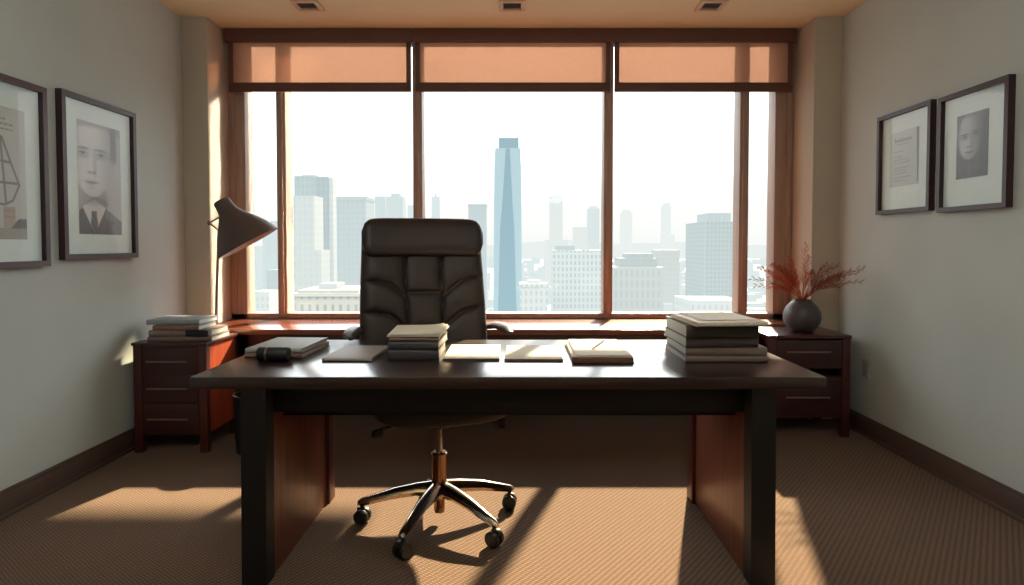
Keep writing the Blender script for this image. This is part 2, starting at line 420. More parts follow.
fr = [[b.verts.new(back_front(-1+2*i/nu, j/nv)) for i in range(nu+1)] for j in range(nv+1)]
rr = [[b.verts.new(back_rear(-1+2*i/nu, j/nv)) for i in range(nu+1)] for j in range(nv+1)]
for j in range(nv):
    for i in range(nu):
        b.faces.new((fr[j][i], fr[j][i+1], fr[j+1][i+1], fr[j+1][i]))
        b.faces.new((rr[j][i], rr[j+1][i], rr[j+1][i+1], rr[j][i+1]))
bmesh.ops.remove_doubles(b, verts=b.verts, dist=.0006)
bmesh.ops.holes_fill(b, edges=[e for e in b.edges if e.is_boundary])
bmesh.ops.recalc_face_normals(b, faces=b.faces)
mb = M(); mb.bm.free(); mb.bm = b
mb.build('backrest', 'leather', ch, sharp=80)
# head pillow: a padded roll
def pil(p):
    p = p.copy(); p.y -= .045*abs(p.x/.325)**2.6; return p
m = M(); N = 36; rings = []
for k in range(41):
    s = -1 + 2*k/40; e = (max(0, 1-abs(s)**16))**.5; e = max(e, .35)
    ring = []
    for i in range(N):
        a = 2*PI*i/N
        cy, cz = math.copysign(abs(math.cos(a))**.62, math.cos(a)), math.copysign(abs(math.sin(a))**.62, math.sin(a))
        yy = .062*cy*e; zz = .102*cz*e
        yy += .22*zz - .012*(1-abs(s)**2)*(cy < 0)
        ring.append(pil(Vector((s*.320, .625+yy, 1.283+zz-.006*abs(s)**3))))
    rings.append(ring)
m.ring_loft(rings); m.build('headrest', 'leather', ch, sharp=60)
m = M()
def seatfn(p):
    p = p.copy(); p.z += .03*abs(p.x/.3)**2*(1 if p.z > .55 else .7) + (-.035*((-p.y-.2)/.13)**2 if p.y < -.2 else 0); return p
m.superell((0, .06, .552), (.30, .34, .052), .35, .35, 40, 18, seatfn); m.build('seat', 'leather', ch, sharp=70)
M().superell((0, .06, .498), (.25, .27, .022), .5, .5, 32, 10).build('seat_pan', 'plastic', ch)
M().box((-.10, -.06, .44), (.10, .20, .482), .015).box((-.05, .15, .45), (.05, .46, .482), .01).tube([(0, .42, .466), (0, .54, .48), (0, .585, .56), (0, .60, .70)], [.03, .03, .028, .026], 12).build('tilt_mechanism', 'plastic', ch)
lv = M().tube([(-.08, -.03, .458), (-.20, -.055, .462), (-.26, -.065, .455)], .007, 10).build('lever', 'plastic', ch)
M().superell((-.272, -.068, .440), (.026, .016, .02), .6, .6, 16, 10).build('lever_paddle', 'plastic', lv)
for s in (-1, 1):
    w = .37 if s < 0 else .405
    pts = [(s*.30, .62, .74), (s*.325, .585, .79), (s*(w-.02), .525, .806), (s*w, .46, .804), (s*(w+.014), .395, .796), (s*(w+.01), .345, .787)]
    M().tube(pts, [.020, .028, .036, .039, .034, .016], 18, flat=.55).build('armrest', 'arm', ch)
M().tube([(0, 0, .30), (0, 0, .445)], .017, 20).build('gas_lift', 'chrome', ch)
M().lathe([(.0, .045), (.022, .045), (.024, .06), (.024, .13), (.034, .14), (.034, .20), (.036, .305), (.037, .312), (.030, .318), (.0, .318)], 28).build('column', 'lift', ch)
M().lathe([(.0, .425), (.045, .43), (.055, .455), (.0, .46)], 24).build('column_collar', 'plastic', ch)
M().lathe([(.0, .115), (.046, .118), (.056, .135), (.052, .165), (.038, .182), (.0, .185)], 28).build('base_hub', 'chrome', ch)
for ang in (183, 252, 318, 24, 103):
    a = math.radians(ang) - ROT; d = Vector((math.cos(a), math.sin(a), 0)); q = Vector((-d.y, d.x, 0))
    rings = []
    for s, hwid, zt, zb in ((.03, .038, .186, .120), (.10, .034, .178, .126), (.20, .028, .158, .112), (.30, .022, .126, .090), (.345, .019, .112, .080), (.362, .010, .101, .084)):
        c = d*s
        rings.append([c+q*hwid*.55+Vector((0, 0, zb)), c+q*hwid+Vector((0, 0, zb*.6+zt*.4)), c+q*hwid*.55+Vector((0, 0, zt-.004)), c+q*hwid*.3+Vector((0, 0, zt)),
                      c-q*hwid*.3+Vector((0, 0, zt)), c-q*hwid*.55+Vector((0, 0, zt-.004)), c-q*hwid+Vector((0, 0, zb*.6+zt*.4)), c-q*hwid*.55+Vector((0, 0, zb))])
    leg = M().ring_loft(rings).build('leg', 'chrome', ch, sharp=50)
    # twin-wheel caster
    sw = random.uniform(-.6, .6) + a; ax = Vector((-math.sin(sw), math.cos(sw), 0)); fw = Vector((math.cos(sw), math.sin(sw), 0))
    c = d*.342 + Vector((0, 0, .033)); mm = M()
    for sgn in (-1, 1):
        c0 = c + ax*sgn*.006; c1 = c + ax*sgn*.030
        mm.tube([c0, c0+ax*sgn*.003, c1-ax*sgn*.006, c1], [.029, .033, .033, .026], 22)
    mm.tube([d*.342+Vector((0, 0, .088)), d*.342+Vector((0, 0, .05))], .009, 10)
    mm.box((-.012, -.006, .045), (.024, .006, .072), .004, mtx=Matrix.Translation(Vector((d.x*.342, d.y*.342, 0))) @ Matrix.Rotation(sw, 4, 'Z'))
    mm.build('caster', 'plastic', leg)

# ------------------------------------------------------------------ window ledge console
o = (-.3, 4.4, 0)
led = thing('window_ledge', 'long low wooden console ledge running under the window', 'ledge', o)
M().box((-2.16, 4.095, .643), (1.60, 4.69, .68), .004).box((1.598, 4.385, .643), (2.07, 4.69, .68), .004).build('ledge_top', 'ledge', led, o)
M().box((-1.80, 4.125, .545), (1.59, 4.15, .643), .003).build('apron', 'cab', led, o)
M().box((-2.14, 4.64, .0), (1.58, 4.68, .643), .002).build('back_panel', 'cab_face', led, o)
for x in (-1.79, -.1, 1.55):
    M().box((x-.02, 4.15, 0), (x+.02, 4.64, .643), .002).build('support_panel', 'cab_face', led, o)

# ------------------------------------------------------------------ cabinets
def bar_handle(m, x0, x1, y, z):
    m.tube([(x0, y-.018, z), (x1, y-.018, z)], .006, 10)
    for x in (x0+.015, x1-.015): m.tube([(x, y, z), (x, y-.018, z)], .004, 8)
    return m
o = (-2.055, 3.85, 0)
cab = thing('drawer_cabinet', 'dark red three-drawer wooden cabinet under the lamp by the left wall', 'cabinet', o)
x0, x1, y0, y1 = -2.28, -1.845, 3.66, 4.088
M().box((x0-.006, y0-.008, .642), (x1+.006, y1, .66), .003).build('cabinet_top', 'cab', cab, o)
M().box((x0+.02, y0+.012, .105), (x1-.012, y1-.01, .642), .002).build('carcass', 'cab', cab, o)
M().box((x1-.012, y0+.05, .11), (x1-.004, y1-.05, .64)).build('side_panel', 'cab_sunlit', cab, o)
for xa, ya in ((x0, y0), (x1-.048, y0), (x0, y1-.048), (x1-.048, y1-.048)):
    M().box((xa, ya, 0), (xa+.048, ya+.048, .642), .003).build('leg', 'cab', cab, o)
for z0, z1, hz in ((.473, .625, .549), (.303, .463, .388), (.118, .293, .205)):
    d = M().box((x0+.052, y0+.002, z0), (x1-.052, y0+.02, z1), .003).build('drawer', 'cab_face', cab, o)
    bar_handle(M(), -2.195, -1.952, y0+.002, hz).build('handle', 'handle', d, o)

o = (1.875, 4.16, 0)
cab2 = thing('drawer_cabinet', 'dark red two-drawer wooden cabinet under the vase by the right wall', 'cabinet', o)
x0, x1, y0, y1 = 1.615, 2.14, 3.955, 4.37
M().box((x0-.008, y0-.008, .64), (x1+.002, y1, .662), .003).build('cabinet_top', 'cab', cab2, o)
m = M().box((x0+.01, y0+.012, .13), (x0+.03, y1, .64)).box((x1-.03, y0+.012, .13), (x1-.01, y1, .64)).box((x0+.01, y1-.02, .13), (x1-.01, y1, .64))
m.box((x0+.01, y0+.012, .446), (x1-.01, y1-.02, .462)).box((x0+.01, y0+.012, .372), (x1-.01, y1-.02, .388)).box((x0+.01, y0+.012, .125), (x1-.01, y1-.02, .14))
m.build('carcass', 'cab', cab2, o)
for xa, ya in ((x0, y0), (x1-.05, y0), (x0, y1-.05), (x1-.05, y1-.05)):
    M().box((xa, ya, 0), (xa+.05, ya+.05, .64), .003).build('leg', 'cab', cab2, o)
for z0, z1, hz in ((.458, .63, .556), (.14, .376, .262)):
    d = M().box((x0+.053, y0+.002, z0), (x1-.053, y0+.02, z1), .003).build('drawer', 'cab_face', cab2, o)
    bar_handle(M(), 1.725, 2.005, y0+.002, hz).build('handle', 'handle', d, o)

# waste bin
o = (-1.585, 3.70, 0)
t = thing('waste_bin', 'small round black waste bin on the carpet beside the left cabinet', 'bin', o)
M().lathe([(.0, .0), (.095, .0), (.100, .006), (.114, .345), (.110, .345), (.096, .012), (.0, .012)], 36).build('bin_body', 'black', t)
M().lathe([(.1135, .335), (.119, .339), (.119, .349), (.114, .353), (.108, .351), (.109, .335), (.1135, .335)], 36).build('rim', 'black', t)

# ------------------------------------------------------------------ books
def book(name, label, cat, loc, rot, w, d, h, cov, pg='page', group=None, ct=.003, hollow=True):
    t = thing(name, label, cat, loc, math.radians(rot), group)
    m = M().box((-w/2, -d/2+.004, 0), (w/2, d/2, ct), .0008).box((-w/2, -d/2+.004, h-ct), (w/2, d/2, h), .0008)
    rings = []                                   # rounded spine along the front edge
    n = 8; prof = []
    for i in range(n+1):
        a = -PI/2 + PI*i/n; prof.append((-d/2+.005-.006*math.cos(a), h/2+h/2*math.sin(a)))
    for i in range(n, -1, -1):
        a = -PI/2 + PI*i/n; prof.append((-d/2+.007-.003*math.cos(a), h/2+(h/2-ct)*math.sin(a)))
    m.ring_loft([[(x, p[0], p[1]) for p in prof] for x in (-w/2, w/2)])
    m.build('cover', cov, t)
    M().box((-w/2+.004, -d/2+.006, ct), (w/2-.004, d/2-.004, h-ct), .0006).build('page_block', pg, t)
    return t

g = 'stack of thick books on the right end of the desk'
RS = [('taupe', 'page_cool', .338, .345, .025, .848, 2.665, .3, 'thin taupe hardback at the bottom of the tall right desk stack'),
      ('taupe2', 'page_cool', .330, .345, .033, .850, 2.672, -.5, 'taupe hardback second from the bottom of the tall right desk stack'),
      ('dusk', 'page_cool', .295, .350, .041, .826, 2.668, 1.2, 'dark slate hardback in the middle of the tall right desk stack'),
      ('charcoal', 'page_cool', .292, .330, .050, .822, 2.640, .8, 'thick charcoal brown book second from the top of the tall right desk stack')]
z = .765
for c, pg, w, d, h, x, y, r, lab in RS:
    book('book', lab, 'book', (x, y, z+.0005), r, w, d, h, c, pg, g); z += h+.0012
z += .002
t = book('book', 'wide cream covered folder lying on top of the tall right desk stack', 'book', (.832, 2.585, z), 4, .285, .345, .018, 'cream', 'page', g)
ps = M()
for k in range(3):
    ps.box((-.105, -.16, .0185+.0012*k), (.105, .12, .0192+.0012*k), mtx=Matrix.Rotation(math.radians(-3+3*k), 4, 'Z'))
t2 = ps.build('paper_sheaf', 'paper', None); t2.location = (.83, 2.62, z+.0005); t2.rotation_euler = (0, 0, math.radians(4))
tag(t2, 'few loose white sheets on the cream folder atop the right stack', 'paper')

g = 'stack of dark folders at the centre of the desk'
z = .7655
book('book', 'thick dark slate binder at the bottom of the centre desk stack', 'book', (-.428, 2.685, z), 1, .208, .305, .043, 'slate', 'page', g); z += .0445
book('book', 'dark slate binder in the middle of the centre desk stack', 'book', (-.422, 2.680, z), -1, .206, .30, .034, 'slate2', 'page', g); z += .0355
book('book', 'thin grey brown folder in the centre desk stack, under loose papers', 'book', (-.424, 2.675, z), .5, .202, .295, .016, 'umber', 'page', g); z += .0175
def sheaf(loc, rot, w, d, n, curl, label):
    m = M()
    for k in range(n):
        a = random.uniform(-.05, .05); sx = random.uniform(-.012, .014); sy = random.uniform(-.008, .008); zz = k*.0022
        rings = []; mt = Matrix.Rotation(a, 4, 'Z')
        for i in range(9):
            u = -1 + 2*i/8; lift = curl*(max(0, u))**2.2*(k+1)/n
            rings.append([mt @ Vector((u*w/2+sx, -d/2+sy, zz+lift)), mt @ Vector((u*w/2+sx, d/2+sy, zz+lift*1.3)), mt @ Vector((u*w/2+sx, d/2+sy, zz+.0012+lift*1.3)), mt @ Vector((u*w/2+sx, -d/2+sy, zz+.0012+lift))])
        m.ring_loft(rings)
    o = m.build('paper_sheaf', 'paper', None); o.location = loc; o.rotation_euler = (0, 0, math.radians(rot)); return tag(o, label, 'paper')
sheaf((-.418, 2.675, z), 1, .215, .29, 6, .006, 'curled sheaf of cream papers on top of the centre desk stack')

book('notebook', 'thin grey notebook lying flat left of the centre desk stack', 'notebook', (-.690, 2.675, .7655), -1.5, .205, .325, .013, 'grey', 'page')

# pile of two grey books with a black case
g = 'two grey books at the left end of the desk'
book('book', 'lower thin grey book at the left end of the desk', 'book', (-1.013, 2.75, .7655), -3, .245, .335, .021, 'umber', 'page_cool', g)
book('book', 'upper pale grey book at the left end of the desk, under the black case', 'book', (-1.014, 2.742, .7875), -2.5, .238, .32, .019, 'greyl', 'page_cool', g)
o = (-1.012, 2.562, .765)
t = thing('pen_case', 'black rounded case with a pale ring in front of the two grey books', 'case', o)
mt = Matrix.Translation((-1.062, 2.528, .794)) @ Matrix.Rotation(math.radians(-1.5), 4, 'Z') @ Matrix.Rotation(PI/2, 4, 'Y')
M().lathe([(.0, -.001), (.022, .0), (.0285, .006), (.0285, .030), (.0285, .122), (.026, .129), (.0, .130)], 28, mtx=mt).build('case_body', 'black', t, o)
M().lathe([(.0287, .036), (.0297, .037), (.0297, .044), (.0287, .045), (.0287, .036)], 28, mtx=mt).build('ring', 'handle', t, o)

# two writing pads and a journal
def pad(label, loc, w, d, cov, rot):
    t = thing('writing_pad', label, 'notepad', loc, math.radians(rot), 'white writing pads in front of the chair')
    M().box((-w/2, -d/2, 0), (w/2, d/2, .004), .001).box((-w/2, -d/2, .004), (w/2, -d/2+.006, .0095), .001).build('backing_board', cov, t)
    M().box((-w/2+.002, -d/2+.006, .004), (w/2-.002, d/2-.001, .010), .0006).build('paper_block', 'paper', t)
pad('white writing pad with dark front edge, left of two, beside the centre stack', (-.190, 2.700, .7655), .232, .355, 'charcoal', .5)
pad('white writing pad with brown front edge, right of two, beside the journal', (.070, 2.685, .7655), .240, .345, 'brown', -.6)
o = (.348, 2.695, .7655)
jr = thing('journal', 'thick white paged journal with brown cover under the pen', 'journal', o, math.radians(-.5))
M().box((-.125, -.222, 0), (.125, .222, .004), .001).box((-.125, -.226, .0), (.122, -.212, .026), .005).build('cover', 'brown', jr)
rings = []
for i in range(17):
    u = -1 + 2*i/16; top = .028 + .003*math.sin((u+1)*1.6) - (.012*(max(0, -u-.82)/.18)**2)
    rings.append([(u*.120, -.211, .004), (u*.120, .216, .004), (u*.120, .216, top), (u*.120, -.211, top)])
M().ring_loft(rings).build('page_block', 'page', jr)
M().box((-.108, -.200, .0305), (.112, .208, .0315)).build('top_sheet', 'paper', jr)
o = (.357, 2.715, .7985)
pen = thing('pen', 'slim dark pen lying diagonally on the open journal page', 'pen', o)
p0, p1 = Vector((.317, 2.605, .8035)), Vector((.398, 2.830, .8035)); dv = (p1-p0).normalized()
M().tube([p0, p0+dv*.012, p0+dv*.03], [.001, .004, .0052], 12).build('tip', 'chrome', pen, o)
M().tube([p0+dv*.03, p0+dv*.14, p1-dv*.06], [.0052, .0056, .0056], 12).build('barrel', 'ink', pen, o)
cap = M().tube([p1-dv*.06, p1-dv*.004, p1], [.0062, .006, .003], 12).build('cap', 'ink', pen, o)
M().tube([p1-dv*.006+Vector((0, 0, .006)), p1-dv*.05+Vector((0, 0, .0075))], .0014, 8).build('clip', 'chrome', cap, o)

# books on the left cabinet
g = 'books stacked on the left cabinet'
z = .6605
book('book', 'wide brown book at the bottom of the cabinet stack under the lamp', 'book', (-2.03, 3.835, z), 3, .375, .27, .030, 'taupe', 'page', g); z += .0315
t = book('book', 'brown book with black strap second from the bottom on the cabinet', 'book', (-2.035, 3.84, z), 1, .355, .27, .035, 'taupe2', 'page', g); z += .0365
M().box((.045, -.1415, -.0005), (.178, -.09, .0358), .002).build('strap', 'black', t)
book('book', 'white paged slim book third from the bottom on the left cabinet', 'book', (-2.05, 3.82, z), 1, .275, .23, .028, 'umber', 'page_cool', g); z += .0295
book('book', 'pale blue grey book on top of the left cabinet stack', 'book', (-2.085, 3.86, z), 2, .315, .25, .030, 'paleblue', 'page_cool', g)

# ------------------------------------------------------------------ lamp
o = (-1.925, 4.0, .66)
lamp = thing('desk_lamp', 'grey bell-shaded task lamp standing on the left cabinet', 'lamp', o)
YL = 4.06
M().lathe([(.0, .0), (.047, .0), (.05, .004), (.048, .012), (.02, .018), (.0, .018)], 36, mtx=Matrix.Translation((-1.955, YL-.022, .66))).build('base', 'lamp_pole', lamp, o)
top = Vector((-1.945, YL-.01, 1.335)); knob = Vector((-2.005, YL-.01, 1.383))
M().tube([(-1.968, YL-.022, .67), (-1.966, YL-.020, .80), top], [.0085, .0085, .0075], 14).build('pole', 'lamp_pole', lamp, o)
M().tube([top+Vector((0, .0, -.01)), top, knob], .006, 10).tube([knob, Vector((-1.925, YL-.01, 1.43))], .006, 10).build('arm', 'lamp_pole', lamp, o)
M().superell(knob, (.016, .014, .016), 1, 1, 16, 10).build('knob', 'lamp_pole', lamp, o)
ax = Vector((.48, .14, -.86)).normalized(); n0 = Vector((-1.928, YL-.01, 1.530))
zq = ax; xq = Vector((0, 1, 0)).cross(zq).normalized(); yq = zq.cross(xq)
mt = Matrix(((xq.x, yq.x, zq.x, n0.x), (xq.y, yq.y, zq.y, n0.y), (xq.z, yq.z, zq.z, n0.z), (0, 0, 0, 1)))
prof = [(.0, -.004), (.042, -.003), (.052, .004), (.054, .012), (.056, .05), (.062, .082), (.084, .118), (.116, .160), (.148, .205), (.176, .25), (.198, .295), (.210, .325)]
inn = [(r-.004 if r > .01 else 0, z-.001) for r, z in prof[4:]][::-1]
sh = M().lathe(prof, 48, mtx=mt).lathe([(.210, .325), (.206, .324)], 48, mtx=mt).build('lamp_shade', 'lamp', lamp, o)
M().lathe(inn + [(.0, .049)], 48, mtx=mt).build('shade_lining', 'lamp_in', sh, o)
bb = M().superell((0, 0, 0), (.03, .03, .04), 1, 1, 16, 12); bmesh.ops.transform(bb.bm, matrix=mt @ Matrix.Translation((0, 0, .13)), verts=bb.bm.verts)
bb.build('bulb', 'lamp_in', sh, o)

# ------------------------------------------------------------------ vase with dried branches
o = (1.90, 4.12, .662)
va = thing('vase', 'round dark slate vase standing on the right cabinet', 'vase', o)
pr = [(.0, .0), (.058, .0), (.066, .006), (.092, .03), (.112, .062), (.119, .098), (.114, .136), (.096, .172), (.070, .198), (.056, .208), (.052, .214), (.047, .214), (.050, .205), (.066, .19), (.10, .14), (.108, .09), (.06, .015), (.0, .012)]
M().lathe(pr, 48).build('vase_body', 'vase', va)
M().lathe([(.0565, .207), (.060, .212), (.056, .218), (.047, .217), (.046, .210)], 40).build('rim', 'vase', va)
br = thing('dried_branches', 'spray of rust red dried branches fanning out of the round vase', 'dried flowers', (1.90, 4.12, .69))
rnd = random.Random(11)
ENDS = [(-.335, .06, .30), (-.30, -.06, .36), (-.29, .10, .24), (-.22, .0, .40), (-.17, .10, .42), (-.12, -.06, .39), (.03, .02, .54), (.07, .06, .46), (.15, -.02, .40), (.22, .06, .37),
        (.33, -.20, .40), (.33, -.10, .35), (.32, -.16, .29), (.28, .05, .32), (-.05, .09, .44), (-.24, -.1, .25), (.21, -.09, .25), (-.16, -.12, .31), (.29, .1, .38), (-.08, .0, .36), (.12, .1, .34), (-.26, .05, .36),
        (-.20, .08, .33), (-.14, .02, .36), (-.18, -.06, .37), (.26, -.12, .36), (.25, .0, .29), (.18, -.14, .33), (-.10, .10, .40), (.02, -.08, .36)]
def bez(p, q, r, s): return p*(1-s)**2 + q*2*s*(1-s) + r*s*s
for i, e in enumerate(ENDS):
    e = Vector(e)*rnd.uniform(.93, 1.03); e.z += .03; m = M()
    base = Vector((e.x*.06, e.y*.10, .195)); mid = Vector((e.x*.38, e.y*.4, .21+e.z*.32)); end = e
    P = [bez(base, mid, end, k/10) for k in range(11)]
    m.tube([Vector((0, 0, .03))] + P, [.002]+[.0022*(1-.75*k/10) for k in range(11)], 6)
    side = 1
    for k in range(15):
        s = .26 + .74*(k+rnd.random()*.6)/15; s = min(s, .99)
        c = bez(base, mid, end, s); t = ((mid-base)*(1-s) + (end-mid)*s).normalized()
        nrm = t.cross(Vector((rnd.uniform(-.5, .5), -1, rnd.uniform(-.3, .3)))).normalized(); side = -side
        dd = (t*1.0 + nrm*side*rnd.uniform(.35, .75) + Vector((0, rnd.uniform(-.35, .35), .1))).normalized()
        L = rnd.uniform(.035, .075)*(1.2-.75*s)
        if c.x + dd.x*L > .345: L *= .3
        m.tube([c, c+dd*L*.5, c+dd*L+Vector((0, 0, -.004))], [.0009, .0007, .0004], 4)
        nq = 7
        for q in range(nq):
            b0 = c + dd*L*(.12+.88*q/nq); sd = nrm*(1 if q % 2 else -1)
            l = rnd.uniform(.007, .013)
            dv_ = (dd*.9+sd*.7+Vector((0, rnd.uniform(-.5, .5), 0))).normalized(); pn = dv_.cross(Vector((rnd.uniform(-.5, .5), 1, rnd.uniform(-.5, .5)))).normalized()*.0018
            m.quad([b0, b0+dv_*l*.5+pn, b0+dv_*l, b0+dv_*l*.5-pn])
    m.build('sprig', 'sprig' if (e.x < .05 and i % 4) else 'sprig2', br)

# ------------------------------------------------------------------ pictures
def sst(a, b, x):
    t = np.clip((x-a)/(b-a), 0, 1); return t*t*(3-2*t)
def ell(u, v, cx, cy, rx, ry, soft=.12):
    d = np.sqrt(((u-cx)/rx)**2 + ((v-cy)/ry)**2); return 1-sst(1-soft, 1+soft, d)
def blend(a, c, k): return a*(1-k) + c*k
def head(u, v, cx, chin, cheek, top, w, lean=0.0, soft=.05):
    """mask of a head: narrow rounded chin, full cheeks, domed skull"""
    c = cx + lean*(v-cheek)
    lo = np.clip((cheek-v)/(cheek-chin), 0, 1); hi = np.clip((v-cheek)/(top-cheek), 0, 1)
    ww = w*np.where(v < cheek, np.sqrt(np.clip(1-lo**2.1, 0, 1))*(1-.10*lo), np.sqrt(np.clip(1-hi**3.2, 0, 1)))
    return sst(soft, -soft, np.abs(u-c)-ww) * sst(chin-.012, chin+.004, v)
def features(g, u, v, E, nose, mouth, k=1.0, dark=.25):
    for ex, ey, s in E:
        g = blend(g, .45, k*.45*ell(u, v, ex, ey-.004, .15*s, .035, .8))                   # socket
        g = blend(g, dark+.12, k*.8*ell(u, v+.15*(u-ex)**2-.02*(u-ex)*(1 if ex < .45 else -1), ex, ey+.042, .14*s, .012, .8)) # brow
        g = blend(g, dark, k*.75*ell(u, v+.9*(u-ex)**2, ex, ey+.008, .09*s, .006, .7))     # lid
        g = blend(g, dark-.08, k*.85*ell(u, v, ex+.004, ey-.002, .034*s, .012, .5))        # iris
        g = blend(g, .52, k*.35*ell(u, v, ex, ey-.034, .10*s, .010, .9))
    nx, ny = nose
    g = blend(g, .88, k*.40*ell(u, v, nx-.02, ny+.07, .026, .085, 1.0))
    g = blend(g, .48, k*.42*ell(u, v, nx+.075, ny+.05, .038, .10, 1.0))
    g = blend(g, dark+.06, k*.6*ell(u, v, nx-.045, ny-.008, .035, .009, .8)); g = blend(g, dark+.02, k*.65*ell(u, v, nx+.055, ny-.008, .035, .009, .8))
    g = blend(g, .50, k*.5*ell(u, v, nx, ny-.018, .10, .010, .9))
    mx, my = mouth
    g = blend(g, .46, k*.55*ell(u, v-.25*(u-mx)**2, mx, my+.012, .12, .011, .8))
    g = blend(g, dark, k*.8*ell(u, v-.22*(u-mx)**2, mx, my, .15, .0065, .7))
    g = blend(g, .48, k*.5*ell(u, v, mx, my-.016, .105, .013, .8)); g = blend(g, .46, k*.4*ell(u, v, mx, my-.046, .10, .009, .9))
    return g
def portrait_suit(u, v):
    g = .60 + .10*u - .06*v
    g = blend(g, .50, ell(u, v, .38, .31, .27, .16, .25))
    body = sst(-.008, .008, .285-.30*np.abs(u-.36)**1.35 - v)
    g = blend(g, .36 + .05*sst(.4, .7, u), body)
    g = blend(g, .27, .5*body*sst(.03, .0, np.abs((u-.66)-.55*(v-.12))-.006))
    g = blend(g, .82, sst(.012, -.012, np.abs(u-.345)-.235*sst(.0, .30, v)-.05) * sst(.325, .30, v+.25*np.abs(u-.345)))
    knot = sst(.012, -.006, np.abs(u-.33)-.060+.15*(v-.15)) * sst(.215, .20, v)
    g = blend(g, .36+.06*np.sin((v*1.3+u)*55), sst(.014, -.008, np.abs(u-.335)-(.055+.30*np.clip(.17-v, 0, 1)))*sst(.215, .20, v))
    g = blend(g, .30, .4*knot*sst(.15, .17, v))
    hair = head(u, v, .33, .45, .66, 1.12, .52, .06, .03); g = blend(g, .36, hair*sst(.60, .68, v)*sst(.55, .72, u))
    g = blend(g, .62, .8*ell(u, v, .80, .63, .05, .085, .4))
    f = head(u, v, .33, .335, .66, 1.10, .455, .03, .035)
    sh = .80 - .20*sst(.35, .82, u) - .06*sst(.12, -.02, u) - .09*sst(.44, .34, v) + .04*ell(u, v, .25, .86, .3, .10, 1.0)
    g = blend(g, sh, f)
    g = blend(g, .52, .75*sst(.945, .985, v+.12*(u-.4)**2)); g = blend(g, .34, .85*sst(.715, .775, u-.10*(v-.8))*sst(.66, .72, v)*sst(.93, .86, u))
    g = features(g, u, v, [(.10, .718, .95), (.52, .722, 1.05)], (.30, .565), (.29, .462), .95, .24)
    g = blend(g, .52, .55*sst(.36, .325, v)*ell(u, v, .36, .315, .27, .05, .7))
    g = .12 + g*.86
    return np.stack([g*.985, g, g*.99], -1)
def portrait_dark(u, v):
    g = .36 - .06*u + .06*v
    g = blend(g, .48, ell(u, v, .44, .84, .50, .30, .25)*sst(.95, .5, u))
    g = blend(g, .40, ell(u, v, .50, .24, .24, .17, .5))
    f = head(u, v, .44, .285, .62, 1.02, .385, .10, .06)
    sh = .80 - .40*sst(.30, .86, u) - .10*sst(.20, .06, u) - .10*sst(.40, .30, v)
    g = blend(g, sh, f)
    g = blend(g, .46, .6*sst(.90, .99, v)); g = blend(g, .26, .7*sst(.70, .92, u-.15*(v-.6)))
    g = features(g, u, v, [(.27, .640, 1.0), (.63, .665, .95)], (.41, .495), (.42, .395), 1.0, .20)
    g = blend(g, .28, .5*sst(.30, .26, v)*ell(u, v, .46, .25, .30, .06, .6))
    g = blend(g, .30, .8*sst(-.01, .01, .17-.45*np.abs(u-.45)**1.5-v)); g = blend(g, .48, .55*ell(u, v, .42, .10, .07, .11, .6))
    g = .03 + g*.86
    return np.stack([g*.97, g, g*1.03], -1)
def document_print(u, v):
    g = .76 - .04*u + .02*v
    rs = np.random.RandomState(3); ink = np.zeros_like(u); x = .16
    for k in range(9):                              # blurred heading strokes
        w = rs.uniform(.055, .075); hgt = .07 if k in (0, 3) else .048
        ink = np.maximum(ink, .6*(sst(x-.014, x+.004, u)*sst(x+w*.5, x+w*.3, u)*sst(.805, .815, v)*sst(.81+hgt+.012, .81+hgt, v)))
        ink = np.maximum(ink, .45*(sst(x, x+.012, u)*sst(x+w, x+w-.012, u)*sst(.805, .815, v)*sst(.850, .835, v)))
        x += w+.004
    ink = np.maximum(ink, (.22+.1*np.sin(u*80))*sst(.12, .2, u)*sst(.74, .66, u)*sst(.745, .755, v)*sst(.785, .77, v))
    for r, (v0, e) in enumerate([(.63, .46), (.535, .40), (.475, .64), (.42, .70), (.33, .62), (.275, .58), (.225, .60), (.155, .70), (.10, .5)]):
        wob = .5 + .5*np.sin(u*rs.uniform(70, 110)+r*2)
        ink = np.maximum(ink, (.22+.2*wob)*sst(.12, .15, u)*sst(e+.04, e, u)*sst(v0-.006, v0+.002, v)*sst(v0+.022, v0+.012, v))
    g = g*(1-ink*.55)
    g = blend(g, .44, sst(0, .02, u-(.895+.06*(1-v)))*sst(.02, .05, v))  # wedge of edge shadow painted into the print, narrowing downwards
    return np.stack([g*.96, g*1.0, g*1.0], -1)
def seg_line(u, v, a, b, w):
    dx, dy = b[0]-a[0], b[1]-a[1]; t = np.clip(((u-a[0])*dx+(v-a[1])*dy)/(dx*dx+dy*dy), 0, 1)
    return sst(w, w*.4, np.hypot(u-a[0]-t*dx, v-a[1]-t*dy))
